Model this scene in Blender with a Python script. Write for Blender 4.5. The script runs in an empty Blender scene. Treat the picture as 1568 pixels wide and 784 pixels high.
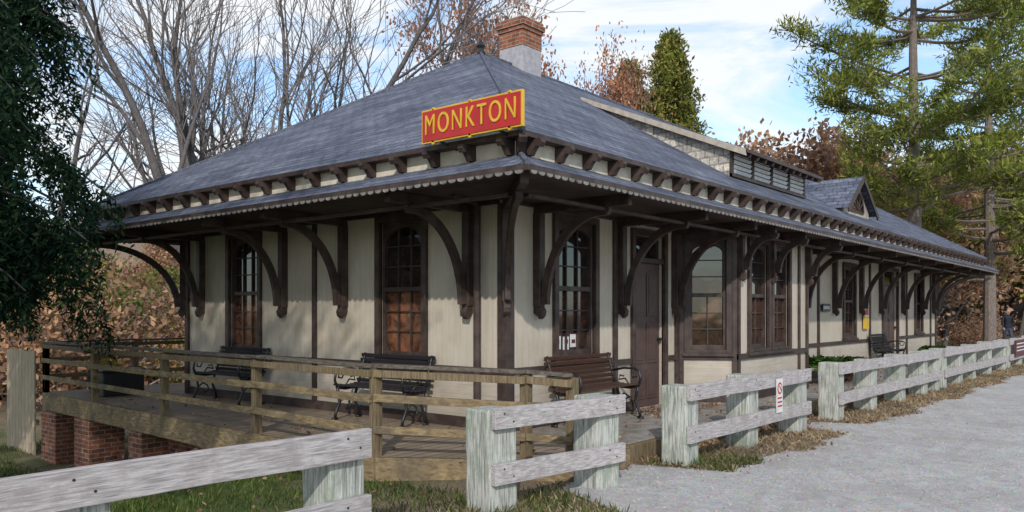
import bpy, math, random
import numpy as np
from mathutils import Vector, Matrix
random.seed(7); rng=np.random.default_rng(7)
scene=bpy.context.scene
COL=scene.collection
# ---------------------------------------------------------------- materials
def nt(name):
    m=bpy.data.materials.new(name); m.use_nodes=True
    t=m.node_tree; t.nodes.clear()
    o=t.nodes.new('ShaderNodeOutputMaterial')
    return m,t,o
def nd(t,ty,ins=None,**kw):
    n=t.nodes.new(ty)
    for k,v in kw.items(): setattr(n,k,v)
    if ins:
        for k,v in ins.items():
            if isinstance(v,bpy.types.NodeSocket): t.links.new(v,n.inputs[k])
            else: n.inputs[k].default_value=v
    return n
def c4(c): return (c[0],c[1],c[2],1)
def coords(t,stretch=(1,1,1)):
    tc=nd(t,'ShaderNodeTexCoord')
    mp=nd(t,'ShaderNodeMapping',{'Vector':tc.outputs['Object'],'Scale':stretch})
    return mp.outputs[0]
def ramp(t,fac,stops):
    r=nd(t,'ShaderNodeValToRGB',{'Fac':fac})
    e=r.color_ramp.elements
    while len(e)<len(stops): e.new(.5)
    for i,(p,c) in enumerate(stops):
        e[i].position=p; e[i].color=c4(c) if len(c)==3 else c
    return r.outputs[0]
def mixc(t,fac,a,b,mode='MIX'):
    n=nd(t,'ShaderNodeMix',data_type='RGBA',blend_type=mode)
    for i,v in ((0,fac),(6,a),(7,b)):
        if isinstance(v,bpy.types.NodeSocket): t.links.new(v,n.inputs[i])
        elif i==0: n.inputs[0].default_value=v
        else: n.inputs[i].default_value=c4(v)
    return n.outputs[2]
def math_(t,op,a,b=0.0):
    n=nd(t,'ShaderNodeMath',operation=op)
    for i,v in ((0,a),(1,b)):
        if isinstance(v,bpy.types.NodeSocket): t.links.new(v,n.inputs[i])
        else: n.inputs[i].default_value=v
    return n.outputs[0]
def finish(t,o,color,rough=.8,bump=None,bstr=.3,bdist=.01,spec=.3,metal=0,coat=0):
    p=nd(t,'ShaderNodeBsdfPrincipled')
    if isinstance(color,bpy.types.NodeSocket): t.links.new(color,p.inputs['Base Color'])
    else: p.inputs['Base Color'].default_value=c4(color)
    if isinstance(rough,bpy.types.NodeSocket): t.links.new(rough,p.inputs['Roughness'])
    else: p.inputs['Roughness'].default_value=rough
    p.inputs['Specular IOR Level'].default_value=spec
    p.inputs['Metallic'].default_value=metal
    p.inputs['Coat Weight'].default_value=coat
    if bump is not None:
        b=nd(t,'ShaderNodeBump',{'Height':bump,'Strength':bstr,'Distance':bdist})
        t.links.new(b.outputs[0],p.inputs['Normal'])
    t.links.new(p.outputs[0],o.inputs[0])
def noise(t,v,s,d=5,r=.6,dist=0):
    return nd(t,'ShaderNodeTexNoise',{'Vector':v,'Scale':s,'Detail':d,'Roughness':r,'Distortion':dist}).outputs['Fac']
def M(name,c1,c2=None,scale=5,stretch=(1,1,1),rough=.8,bstr=.3,bdist=.01,spec=.3,lo=.35,hi=.65,c3=None,s3=1.2,metal=0,coat=0):
    m,t,o=nt(name); v=coords(t,stretch)
    c2=c2 or tuple(x*.75 for x in c1)
    f=noise(t,v,scale,6)
    col=ramp(t,f,[(lo,c2),(hi,c1)])
    if c3:
        g=noise(t,coords(t),s3,6,.7)
        g=ramp(t,g,[(.48,(0,0,0)),(.66,(1,1,1))])
        col=mixc(t,g,col,c3)
    finish(t,o,col,rough,f,bstr,bdist,spec,metal,coat)
    return m
def siding(name,c1,c2,horiz=False,w=.105):
    m,t,o=nt(name)
    geo=nd(t,'ShaderNodeNewGeometry')
    pos=nd(t,'ShaderNodeSeparateXYZ',{0:geo.outputs['Position']})
    nr=nd(t,'ShaderNodeSeparateXYZ',{0:geo.outputs['True Normal']})
    if horiz: c=pos.outputs[2]
    else:
        a=math_(t,'MULTIPLY',pos.outputs[0],math_(t,'ABSOLUTE',nr.outputs[1]))
        b=math_(t,'MULTIPLY',pos.outputs[1],math_(t,'ABSOLUTE',nr.outputs[0]))
        c=math_(t,'ADD',a,b)
    q=math_(t,'DIVIDE',c,w)
    fr=math_(t,'FRACT',math_(t,'ADD',q,100.0))
    d=math_(t,'ABSOLUTE',math_(t,'SUBTRACT',fr,.5))
    groove=nd(t,'ShaderNodeMapRange',{0:d,1:.45,2:.50,3:0.0,4:1.0}).outputs[0]
    board=nd(t,'ShaderNodeTexWhiteNoise',{'W':math_(t,'FLOOR',math_(t,'ADD',q,100.0))},noise_dimensions='1D').outputs[0]
    v=coords(t,(9,9,.8) if not horiz else (1.2,1.2,9))
    n1=noise(t,v,3,7)
    n2=noise(t,coords(t),1.1,6,.65)
    col=ramp(t,n1,[(.3,c2),(.65,c1)])
    col=mixc(t,math_(t,'MULTIPLY',board,.25),col,c2)
    dirt=ramp(t,n2,[(.42,(1,1,1)),(.75,(.76,.73,.68))])
    col=mixc(t,1.0,col,dirt,'MULTIPLY')
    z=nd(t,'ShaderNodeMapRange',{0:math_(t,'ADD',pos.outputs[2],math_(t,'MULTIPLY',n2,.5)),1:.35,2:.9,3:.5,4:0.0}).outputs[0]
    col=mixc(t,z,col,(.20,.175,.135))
    col=mixc(t,math_(t,'MULTIPLY',groove,.28),col,(.18,.15,.12))
    h=math_(t,'SUBTRACT',math_(t,'MULTIPLY',n1,.25),math_(t,'MULTIPLY',groove,.5))
    finish(t,o,col,.75,h,.28,.006,.25)
    return m
def shingle(name,c1,c2,c3,bw=.26,rh=.13,lic=(.2,.22,.24)):
    m,t,o=nt(name)
    uv=nd(t,'ShaderNodeTexCoord').outputs['UV']
    b=nd(t,'ShaderNodeTexBrick',{'Vector':uv,'Color1':c4(c1),'Color2':c4(c2),'Mortar':c4(c3),'Scale':1.0,'Mortar Size':.012,'Mortar Smooth':.3,'Bias':0.0,'Brick Width':bw,'Row Height':rh},offset=.5)
    mp2=nd(t,'ShaderNodeMapping',{'Vector':uv,'Location':(3.3,0,0),'Scale':(.37,1,1)})
    b2=nd(t,'ShaderNodeTexBrick',{'Vector':mp2.outputs[0],'Color1':c4((.68,.69,.74)),'Color2':c4((1.38,1.35,1.29)),'Mortar':c4((1,1,1)),'Scale':1.0,'Mortar Size':0.0,'Brick Width':bw,'Row Height':rh},offset=.31)
    v=coords(t)
    n=noise(t,v,1.1,7,.72); n2=noise(t,v,22,5,.7); n3=noise(t,v,4,6,.72)
    col=mixc(t,ramp(t,n,[(.42,(0,0,0)),(.72,(.6,.6,.6))]),b.outputs[0],lic)
    col=mixc(t,1.0,col,b2.outputs[0],'MULTIPLY')
    col=mixc(t,1.0,col,ramp(t,n2,[(.3,(.5,.5,.52)),(.7,(1.32,1.32,1.32))]),'MULTIPLY')
    col=mixc(t,ramp(t,n3,[(.50,(0,0,0)),(.66,(.65,.65,.65))]),col,tuple(x*.48 for x in c1))
    h=math_(t,'SUBTRACT',math_(t,'MULTIPLY',n2,.4),b.outputs[1])
    finish(t,o,col,.75,h,.7,.018,.3)
    return m
def brickm(name):
    m,t,o=nt(name)
    geo=nd(t,'ShaderNodeNewGeometry')
    p=nd(t,'ShaderNodeSeparateXYZ',{0:geo.outputs['Position']})
    s=math_(t,'ADD',p.outputs[0],p.outputs[1])
    v=nd(t,'ShaderNodeCombineXYZ',{0:s,1:p.outputs[2],2:0.0}).outputs[0]
    b=nd(t,'ShaderNodeTexBrick',{'Vector':v,'Color1':c4((.36,.135,.075)),'Color2':c4((.17,.065,.045)),'Mortar':c4((.34,.31,.27)),'Scale':1.0,'Mortar Size':.007,'Brick Width':.21,'Row Height':.072})
    n=noise(t,coords(t),9,6,.7)
    col=mixc(t,1.0,b.outputs[0],ramp(t,n,[(.3,(.55,.5,.45)),(.7,(1.3,1.2,1.1))]),'MULTIPLY')
    finish(t,o,col,.85,math_(t,'SUBTRACT',n,b.outputs[1]),.6,.01)
    return m
def foliage(name,a,b,c,trans=.3,cs=.7):
    m,t,o=nt(name)
    geo=nd(t,'ShaderNodeNewGeometry')
    n=noise(t,geo.outputs['Position'],cs,2,.6)
    col=ramp(t,geo.outputs['Random Per Island'],[(0,a),(.6,b),(1,c)])
    col=mixc(t,1.0,col,ramp(t,n,[(.35,(.6,.62,.64)),(.65,(1.3,1.25,1.1))]),'MULTIPLY')
    d=nd(t,'ShaderNodeBsdfDiffuse',{'Color':col})
    tr=nd(t,'ShaderNodeBsdfTranslucent',{'Color':col})
    mx=nd(t,'ShaderNodeMixShader',{0:trans,1:d.outputs[0],2:tr.outputs[0]})
    t.links.new(mx.outputs[0],o.inputs[0])
    return m
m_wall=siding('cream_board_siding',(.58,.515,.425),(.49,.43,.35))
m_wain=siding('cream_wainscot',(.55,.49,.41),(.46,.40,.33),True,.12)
m_trim=M('brown_trim_paint',(.064,.040,.034),(.036,.024,.021),6,rough=.5,bstr=.2,spec=.35,c3=(.082,.058,.048),s3=3)
m_soff=M('soffit_paint',(.085,.057,.048),(.05,.035,.03),4,rough=.7)
m_cream=M('cream_trim_paint',(.50,.44,.36),(.35,.30,.25),7,rough=.7)
m_frz=M('cream_frieze_lightened',(.72,.64,.52),(.56,.49,.39),7,rough=.7)  # cream trim colour, lightened here to offset the shadow on the frieze
m_val=M('grey_valance_paint',(.28,.26,.24),(.13,.12,.115),12,rough=.8)  # scallops toned darker and greyer than the cream trim
m_shin=shingle('slate_shingles',(.135,.150,.205),(.085,.097,.14),(.03,.034,.045),.26,.13,(.20,.22,.265))
m_scal=shingle('cream_scallop_shingles',(.58,.53,.46),(.50,.46,.39),(.28,.25,.21),.16,.13,(.48,.44,.38))
m_brick=brickm('red_brick')
m_flash=M('chimney_flashing',(.46,.44,.46),(.32,.30,.33),9,rough=.7)
m_rail=M('weathered_rail_wood',(.54,.50,.49),(.24,.215,.215),3,(2.2,26,26),.85,.6,.012,lo=.3,hi=.62,c3=(.34,.30,.295),s3=6)
m_post=M('lichen_post_wood',(.56,.56,.505),(.19,.20,.175),3,(17,17,1.3),.9,.8,.025,lo=.33,hi=.58,c3=(.29,.33,.26),s3=5)
m_deckw=M('treated_timber',(.33,.24,.125),(.14,.10,.06),3,(6,3,14),.8,.4,.01,c3=(.12,.095,.065),s3=2.5)
m_deckp=M('timber_post_wood',(.24,.18,.10),(.10,.07,.045),3,(18,18,2),.8,.4,.01)
m_cap=M('handrail_cap_wood',(.17,.14,.11),(.06,.05,.04),4,(8,3,8),.75,.4,.01)
m_iron=M('black_cast_iron',(.012,.012,.013),(.02,.02,.02),8,rough=.4,spec=.5)
m_bslat=M('dark_bench_slats',(.035,.03,.035),(.018,.016,.018),5,(4,4,20),.5)
m_bslat2=M('brown_bench_slats',(.10,.045,.03),(.05,.025,.018),5,(4,4,20),.45)
m_bark=M('grey_bark',(.17,.15,.145),(.075,.065,.06),5,(6,6,1.5),.95,.8,.03)
m_bark2=M('pine_bark',(.26,.215,.185),(.12,.095,.08),5,(6,6,1.5),.95,.8,.03)
m_twig=M('twig_bark',(.27,.235,.225),(.16,.14,.135),3,rough=.9)
m_twigr=M('reddish_twig_bark',(.42,.30,.25),(.29,.21,.18),3,rough=.9)
m_red=M('sign_red_enamel',(.50,.018,.012),(.42,.015,.012),4,rough=.35,spec=.5,bstr=.05)
m_yel=M('sign_yellow_paint',(.72,.46,.05),(.60,.36,.03),6,rough=.4,bstr=.05)
m_white=M('white_paint',(.75,.74,.72),(.6,.59,.57),6,rough=.6)
m_dkred=M('dark_red_sign_paint',(.13,.03,.04),(.08,.02,.03),6,rough=.5)
m_conc=M('concrete_slab',(.34,.32,.29),(.22,.205,.185),5,rough=.9,c3=(.18,.14,.10),s3=2.2)
m_panel=M('pale_plywood_fence',(.46,.36,.26),(.32,.25,.17),3,(12,12,1.5),.8)
m_door=M('brown_door_paint',(.095,.058,.050),(.07,.043,.038),5,rough=.45,spec=.4)
m_louv=M('louvre_paint',(.75,.76,.78),(.6,.61,.62),8,rough=.6)
m_stone=M('pebble_stone',(.45,.43,.42),(.26,.24,.23),6,rough=.9)
def glassm(name,a,b,rough=.04):
    m,t,o=nt(name)
    v=coords(t,(1,1,1)); n=noise(t,v,3.5,5,.7,1.0)
    col=ramp(t,n,[(.38,a),(.62,b)])
    n2=noise(t,v,1.6,2)
    finish(t,o,col,rough,n2,.2,.03,.6,coat=.4)
    return m
m_glass=glassm('old_window_glass',(.006,.007,.009),(.035,.022,.018))
m_glassl=glassm('window_glass_over_shutters',(.05,.02,.012),(.24,.095,.05),.12)
m_glassd=glassm('window_glass_dim_room',(.012,.009,.008),(.085,.036,.023),.06)
def plankm():
    m,t,o=nt('deck_planks')
    g=nd(t,'ShaderNodeNewGeometry'); p=nd(t,'ShaderNodeSeparateXYZ',{0:g.outputs['Position']})
    q=math_(t,'DIVIDE',math_(t,'ADD',p.outputs[1],50.0),.14)
    fr=math_(t,'ABSOLUTE',math_(t,'SUBTRACT',math_(t,'FRACT',q),.5))
    gr=nd(t,'ShaderNodeMapRange',{0:fr,1:.44,2:.48,3:0.0,4:1.0}).outputs[0]
    bd=nd(t,'ShaderNodeTexWhiteNoise',{'W':math_(t,'FLOOR',q)},noise_dimensions='1D').outputs[0]
    n=noise(t,coords(t,(2,20,2)),3,7)
    col=ramp(t,n,[(.3,(.19,.145,.105)),(.7,(.40,.315,.23))])
    col=mixc(t,math_(t,'MULTIPLY',bd,.45),col,(.17,.13,.09))
    col=mixc(t,gr,col,(.015,.012,.01))
    finish(t,o,col,.8,math_(t,'SUBTRACT',math_(t,'MULTIPLY',n,.3),gr),.6,.01)
    return m
m_plank=plankm()
def roadm():
    m,t,o=nt('gravel_surface'); v=coords(t)
    a=noise(t,v,60,6,.8); b=noise(t,v,.9,7,.65); b2=noise(t,v,3.5,6,.75); c=nd(t,'ShaderNodeTexVoronoi',{'Vector':v,'Scale':34.0}); 
    col=ramp(t,a,[(.30,(.29,.28,.275)),(.50,(.49,.475,.465)),(.72,(.66,.645,.63))])
    col=mixc(t,.35,col,c.outputs['Color'],'SOFT_LIGHT')
    col=mixc(t,ramp(t,b,[(.42,(0,0,0)),(.68,(.7,.7,.7))]),col,(.36,.33,.305))
    col=mixc(t,1.0,col,ramp(t,b2,[(.35,(.80,.785,.775)),(.62,(1.06,1.06,1.06))]),'MULTIPLY')
    h=math_(t,'ADD',math_(t,'MULTIPLY',c.outputs['Distance'],1.2),a)
    finish(t,o,col,.9,h,.6,.012)
    return m
m_road=roadm()
def groundm():
    m,t,o=nt('grass_and_leaf_litter'); v=coords(t)
    a=noise(t,v,30,6,.75); b=noise(t,v,.8,6,.65); c=noise(t,v,4,6,.7)
    g=ramp(t,a,[(.3,(.035,.052,.018)),(.55,(.09,.125,.038)),(.75,(.16,.18,.07))])
    l=ramp(t,a,[(.3,(.09,.065,.042)),(.5,(.23,.175,.12)),(.7,(.36,.29,.215))])
    s=nd(t,'ShaderNodeSeparateXYZ',{0:v})
    d=math_(t,'ABSOLUTE',math_(t,'ADD',s.outputs[1],2.1))
    near=nd(t,'ShaderNodeMapRange',{0:d,1:.3,2:2.2,3:.32,4:0.0}).outputs[0]
    xr=nd(t,'ShaderNodeMapRange',{0:s.outputs[0],1:-3.0,2:0.0,3:0.0,4:.2}).outputs[0]
    far=nd(t,'ShaderNodeMapRange',{0:s.outputs[1],1:18.0,2:30.0,3:0.0,4:.1}).outputs[0]
    k=math_(t,'ADD',math_(t,'ADD',math_(t,'ADD',math_(t,'MULTIPLY',b,.6),math_(t,'MULTIPLY',c,.4)),near),math_(t,'ADD',xr,far))
    k=ramp(t,k,[(.53,(0,0,0)),(.73,(1,1,1))])
    col=mixc(t,k,g,l)
    finish(t,o,col,.95,a,.8,.03,.1)
    return m
m_ground=groundm()
f_hem=foliage('hemlock_needles',(.016,.04,.026),(.03,.065,.038),(.085,.13,.06),.15)
f_pine=foliage('pine_needles',(.11,.15,.035),(.23,.27,.065),(.42,.42,.12),.35,.45)
f_con=foliage('cypress_foliage',(.10,.125,.035),(.20,.21,.055),(.33,.30,.09),.25,.8)
f_oak=foliage('rusty_oak_leaves',(.30,.125,.075),(.46,.22,.14),(.56,.33,.23),.35,.6)
f_bush=foliage('shrub_leaves',(.08,.11,.03),(.17,.20,.055),(.34,.31,.12),.3,.5)
f_yel=foliage('yellow_autumn_leaves',(.30,.28,.05),(.46,.38,.08),(.55,.40,.12),.4,.5)
f_brn=foliage('brown_wood_leaves',(.28,.15,.10),(.44,.26,.17),(.54,.37,.25),.3,.3)  # colours lightened to stand in for haze over the far woods
f_grass=foliage('grass_blades',(.04,.07,.018),(.085,.13,.034),(.20,.20,.08),.3,1.2)
f_dry=foliage('dry_grass_blades',(.17,.13,.08),(.34,.27,.18),(.44,.37,.26),.2)
f_lit=foliage('fallen_leaves',(.14,.075,.05),(.30,.18,.125),(.42,.31,.23),.1,2)
f_fern=foliage('fern_leaves',(.02,.05,.012),(.04,.09,.02),(.09,.14,.03),.3,2)
# ---------------------------------------------------------------- mesh builder
def empty(name,parent=None):
    e=bpy.data.objects.new(name,None); COL.objects.link(e); e.empty_display_size=.1
    if parent: e.parent=parent
    return e
class MB:
    def __init__(s): s.v=[];s.f=[];s.m=[];s.uv=[];s.mats=[]
    def mi(s,m):
        if m not in s.mats: s.mats.append(m)
        return s.mats.index(m)
    def face(s,idx,m,uv=None): s.f.append(tuple(idx)); s.m.append(s.mi(m)); s.uv.append(uv)
    def poly(s,pts,m,uv=None):
        b=len(s.v); s.v+= [tuple(p) for p in pts]; s.face(range(b,b+len(pts)),m,uv)
    def hexa(s,p,m):
        b=len(s.v); s.v+=[tuple(q) for q in p]
        for q in ((0,3,2,1),(4,5,6,7),(0,1,5,4),(1,2,6,5),(2,3,7,6),(3,0,4,7)): s.face([b+i for i in q],m)
    def P(s,fr,u,n,z): 
        (O,U,Nn)=fr; return (O[0]+U[0]*u+Nn[0]*n,O[1]+U[1]*u+Nn[1]*n,z)
    def box(s,fr,u0,u1,n0,n1,z0,z1,m):
        P=lambda u,n,z:s.P(fr,u,n,z)
        s.hexa([P(u0,n0,z0),P(u1,n0,z0),P(u1,n1,z0),P(u0,n1,z0),P(u0,n0,z1),P(u1,n0,z1),P(u1,n1,z1),P(u0,n1,z1)],m)
    def extr(s,A,B,m):
        b=len(s.v); k=len(A); s.v+=[tuple(p) for p in A]+[tuple(p) for p in B]
        s.face(range(b,b+k),m); s.face(range(b+2*k-1,b+k-1,-1),m)
        for i in range(k):
            j=(i+1)%k; s.face((b+i,b+j,b+k+j,b+k+i),m)
    def prism_nz(s,fr,pts,u0,u1,m): s.extr([s.P(fr,u0,n,z) for n,z in pts],[s.P(fr,u1,n,z) for n,z in pts],m)
    def prism_uz(s,fr,pts,n0,n1,m): s.extr([s.P(fr,u,n0,z) for u,z in pts],[s.P(fr,u,n1,z) for u,z in pts],m)
    def beam(s,p,q,w,h,m,up=(0,0,1)):
        p=Vector(p);q=Vector(q);d=(q-p).normalized(); sd=d.cross(Vector(up)).normalized(); u=sd.cross(d).normalized()
        a=sd*w/2;b=u*h/2
        s.hexa([p-a-b,p+a-b,p+a+b,p-a+b,q-a-b,q+a-b,q+a+b,q-a+b],m)
    def tube(s,pts,rad,k,m,cap=True):
        pts=[Vector(p) for p in pts]; n=len(pts); b=len(s.v)
        up=Vector((0,0,1))
        prev=None
        for i,p in enumerate(pts):
            d=(pts[min(i+1,n-1)]-pts[max(i-1,0)])
            if d.length<1e-9: d=Vector((0,0,1))
            d.normalize()
            a=prev if prev is not None else (Vector((1,0,0)) if abs(d.z)>.8 else up)
            x=(a-d*a.dot(d))
            if x.length<1e-6: x=d.orthogonal()
            x.normalize(); prev=x; y=d.cross(x)
            r=rad[i] if hasattr(rad,'__len__') else rad
            for j in range(k):
                t=2*math.pi*j/k; q=p+(x*math.cos(t)+y*math.sin(t))*r; s.v.append((q.x,q.y,q.z))
        for i in range(n-1):
            for j in range(k):
                j2=(j+1)%k; s.face((b+i*k+j,b+i*k+j2,b+(i+1)*k+j2,b+(i+1)*k+j),m)
        if cap:
            s.face([b+j for j in range(k)][::-1],m); s.face([b+(n-1)*k+j for j in range(k)],m)
    def build(s,name,parent=None,smooth=False,bevel=0,recalc=True):
        me=bpy.data.meshes.new(name); me.from_pydata(s.v,[],s.f)
        for m in s.mats: me.materials.append(m)
        me.polygons.foreach_set('material_index',s.m)
        if any(u is not None for u in s.uv):
            l=me.uv_layers.new(name='UVMap'); i=0
            for f,u in zip(s.f,s.uv):
                for k in range(len(f)):
                    if u is not None: l.data[i].uv=u[k]
                    i+=1
        if recalc:
            import bmesh
            bm=bmesh.new(); bm.from_mesh(me); bmesh.ops.recalc_face_normals(bm,faces=bm.faces); bm.to_mesh(me); bm.free()
        if smooth: me.polygons.foreach_set('use_smooth',[True]*len(me.polygons))
        me.update()
        o=bpy.data.objects.new(name,me); COL.objects.link(o)
        if parent: o.parent=parent
        if bevel:
            b=o.modifiers.new('b','BEVEL'); b.width=bevel; b.segments=2; b.limit_method='ANGLE'
        return o
W0=((0,0),(1,0),(0,1))
# ---------------------------------------------------------------- camera
cam=bpy.data.cameras.new('camera'); co=bpy.data.objects.new('camera',cam); COL.objects.link(co)
co.location=(-7.286,-6.096,1.6); co.rotation_euler=(math.radians(90),0,math.radians(39.5-90))
cam.lens=28.47; cam.sensor_width=36; cam.shift_y=.0555; cam.clip_end=1500
scene.camera=co
# ---------------------------------------------------------------- light
sv=Vector((-.80,-.60,0)).normalized(); el=math.radians(30)
sd=Vector((sv.x*math.cos(el),sv.y*math.cos(el),math.sin(el)))
sl=bpy.data.lights.new('sun','SUN'); sl.energy=2.7; sl.angle=math.radians(.8); sl.color=(1,.95,.88)
so=bpy.data.objects.new('sun',sl); COL.objects.link(so); so.rotation_euler=(-sd).to_track_quat('-Z','Y').to_euler(); so.location=(-20,-20,30)
w=bpy.data.worlds.new('World'); scene.world=w; w.use_nodes=True; t=w.node_tree; t.nodes.clear()
wo=t.nodes.new('ShaderNodeOutputWorld')
sky=nd(t,'ShaderNodeTexSky'); sky.sky_type='NISHITA'; sky.sun_disc=False; sky.sun_elevation=el; sky.sun_rotation=math.atan2(sd.x,sd.y); sky.dust_density=.3; sky.ozone_density=2.5; sky.air_density=1.0
tc=nd(t,'ShaderNodeTexCoord')
mp=nd(t,'ShaderNodeMapping',{'Vector':tc.outputs['Generated'],'Location':(.35,0.1,0),'Scale':(1.2,1.2,3.6),'Rotation':(0.15,0.1,0.3)})
cn=noise(t,mp.outputs[0],2.6,10,.62,.8)
cl=ramp(t,cn,[(.42,(.14,.14,.14)),(.60,(.95,.95,.95))])
blue=mixc(t,1.0,sky.outputs[0],(1.28,1.42,1.48),'MULTIPLY')
col=mixc(t,cl,blue,(6.7,6.85,6.95))
bg=nd(t,'ShaderNodeBackground',{'Color':col,'Strength':.148}); t.links.new(bg.outputs[0],wo.inputs[0])
scene.view_settings.view_transform='Standard'; scene.view_settings.look='None'; scene.view_settings.exposure=0
# ---------------------------------------------------------------- terrain
def ss(a,b,x):
    x=np.clip((x-a)/(b-a),0,1); return x*x*(3-2*x)
def gz(x,y):
    x=np.asarray(x,float);y=np.asarray(y,float)
    d=np.hypot(x-10,y)
    h=-.95*ss(-1.2,8.5,y)
    h=h+ss(45,170,d)*20*ss(-25,25,y+.25*x)*(.12+.88*ss(5,45,x))
    h=h+.05*np.sin(x*1.3)*np.sin(y*1.7)*ss(1,4,y)
    return h
def axis(c,near,far):
    u=np.linspace(-1,1,181); return c+np.sign(u)*(np.abs(u)*near+ (np.abs(u)**4)*far)
gx=axis(0,26,420); gy=axis(2,22,420)
X,Y=np.meshgrid(gx,gy,indexing='ij'); Z=gz(X,Y)
nx,ny=X.shape
vs=np.stack([X,Y,Z],-1).reshape(-1,3)
ii,jj=np.meshgrid(np.arange(nx-1),np.arange(ny-1),indexing='ij'); a=(ii*ny+jj).ravel()
fs=np.stack([a,a+ny,a+ny+1,a+1],1)
me=bpy.data.meshes.new('ground'); me.from_pydata(vs.tolist(),[],fs.tolist()); me.materials.append(m_ground)
me.polygons.foreach_set('use_smooth',[True]*len(me.polygons)); me.update()
go=bpy.data.objects.new('ground',me); COL.objects.link(go)
B=MB()
def edge(x):
    e=-2.66+.10*math.sin(x*1.7)+.07*math.sin(x*4.3+1)+.04*math.sin(x*11)+.025*math.sin(x*23+2)
    e-= .25*(1-math.exp(-max(0,x-5)/5))
    if -1.75<x<.32:
        k=min(1,(x+1.75)/.45,(.32-x)/.25); e+=k*1.0
    if 3.75<x<4.85:
        k=min(1,(x-3.75)/.2,(4.85-x)/.2); e+=k*.55
    if x<-1.75: e-=min(1.2,(-1.75-x)*.5)
    return e
xs=[-60+ i*1.0 for i in range(56)]+[-4+i*.07 for i in range(500)]+[31+i*2 for i in range(60)]
for a,b in zip(xs[:-1],xs[1:]):
    B.poly([(a,edge(a)-7.5,.006),(b,edge(b)-7.5,.006),(b,edge(b),.006),(a,edge(a),.006)],m_road)
B.build('gravel_road',recalc=False)
n=5200; sx_=rng.uniform(-3.2,9,n); ed=np.array([edge(v) for v in sx_]); sy_=ed-np.abs(rng.normal(size=n))*1.4+.05; r_=rng.uniform(.005,.012,n)*rng.choice([1,1,1,1.7],n)
oc=np.array([[1,0,0],[0,1,0],[-1,0,0],[0,-1,0],[0,0,.7],[0,0,-.7]]); of=np.array([[0,1,4],[1,2,4],[2,3,4],[3,0,4],[1,0,5],[2,1,5],[3,2,5],[0,3,5]])
th=rng.uniform(0,6.28,n); ca,sa=np.cos(th)[:,None],np.sin(th)[:,None]
st_=rng.uniform(.7,1.4,(n,1))
vx=(oc[None,:,0]*ca-oc[None,:,1]*sa)*r_[:,None]*st_; vy=(oc[None,:,0]*sa+oc[None,:,1]*ca)*r_[:,None]; vz=oc[None,:,2]*r_[:,None]*np.ones((n,1))
V_=np.stack([vx+sx_[:,None],vy+sy_[:,None],vz+.008],-1).reshape(-1,3); F_=(of[None]+6*np.arange(n)[:,None,None]).reshape(-1,3)
me=bpy.data.meshes.new('pebbles'); me.from_pydata(V_.tolist(),[],F_.tolist()); me.materials.append(m_stone); me.update(); o=bpy.data.objects.new('pebbles',me); COL.objects.link(o)
# ---------------------------------------------------------------- station building
ST=empty('train_station')
L=21.65; W=7.25
FF=((0,0),(1,0),(0,-1)); FE=((0,0),(0,1),(-1,0)); FB=((0,W),(1,0),(0,1)); FR=((L,0),(0,1),(1,0))
ZB=.2; ZT=2.94
def wall(B,fr,u0,u1,ops):
    ops=sorted(ops); cur=u0
    def seg(a,b,z0,z1):
        if b-a<.005 or z1-z0<.005: return
        if z0<.94 and z1>1.0:
            B.box(fr,a,b,-.15,0,z0,.94,m_wain); B.box(fr,a,b,-.15,0,.94,z1,m_wall)
        else: B.box(fr,a,b,-.15,0,z0,z1,m_wain if z1<=1.1 else m_wall)
    for (a,b,z0,z1) in ops:
        seg(cur,a,-.3,ZT); seg(a,b,-.3,z0); seg(a,b,z1,ZT); cur=b
    seg(cur,u1,-.3,ZT)
def window(B,fr,u0,u1,z0,z1,arch=.28,cols=3,low=None):
    c=.085
    B.box(fr,u0-c,u0,-.02,.05,z0-.05,z1+c,m_trim); B.box(fr,u1,u1+c,-.02,.05,z0-.05,z1+c,m_trim)
    B.box(fr,u0,u1,-.02,.05,z1,z1+c,m_trim)
    B.box(fr,u0-c-.03,u1+c+.03,-.02,.085,z0-.10,z0-.052,m_trim)
    B.box(fr,u0,u1,-.02,.048,z0-.05,z0,m_trim)
    zm=z0+(z1-z0)*.5
    s=.045
    B.box(fr,u0,u0+s,-.085,-.022,z0,z1,m_trim); B.box(fr,u1-s,u1,-.085,-.022,z0,z1,m_trim)
    B.box(fr,u0+s,u1-s,-.085,-.024,z0,z0+.07,m_trim); B.box(fr,u0+s,u1-s,-.085,-.024,z1-.05,z1,m_trim)
    B.box(fr,u0+s,u1-s,-.085,-.01,zm-.03,zm+.03,m_trim)
    if arch:
        cu=(u0+u1)/2; r=(u1-u0)/2-s; zc=z1-.05-arch-.02
        for sg in (-1,1):
            pts=[(cu+sg*r,z1-.051)]
            for i in range(9):
                t=math.pi/2*i/8; pts.append((cu+sg*r*math.cos(t),zc+arch*math.sin(t)))
            pts.append((cu,z1-.051))
            B.prism_uz(fr,pts,-.080,-.026,m_trim)
    uu=[u0+s+(u1-u0-2*s)*i/cols for i in range(1,cols)]
    for u in uu:
        B.box(fr,u-.010,u+.010,-.078,-.045,z0+.07,zm-.03,m_trim)
        if cols>2: B.box(fr,u-.008,u+.008,-.078,-.047,zm+.03,z1-.05,m_trim)
    for k in (1,2):
        z=z0+.07+(zm-.1-z0)*k/3; B.box(fr,u0+s,u1-s,-.077,-.049,z-.009,z+.009,m_trim)
        z=zm+.03+(z1-zm-.08)*k/3; B.box(fr,u0+s,u1-s,-.077,-.049,z-.008,z+.008,m_trim)
    P=lambda u,z,n=-.08:B.P(fr,u,n,z)
    B.poly([P(u0,z0),P(u1,z0),P(u1,zm),P(u0,zm)],low or m_glassd)
    B.poly([P(u0,zm),P(u1,zm),P(u1,z1),P(u0,z1)],m_glass)
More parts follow.
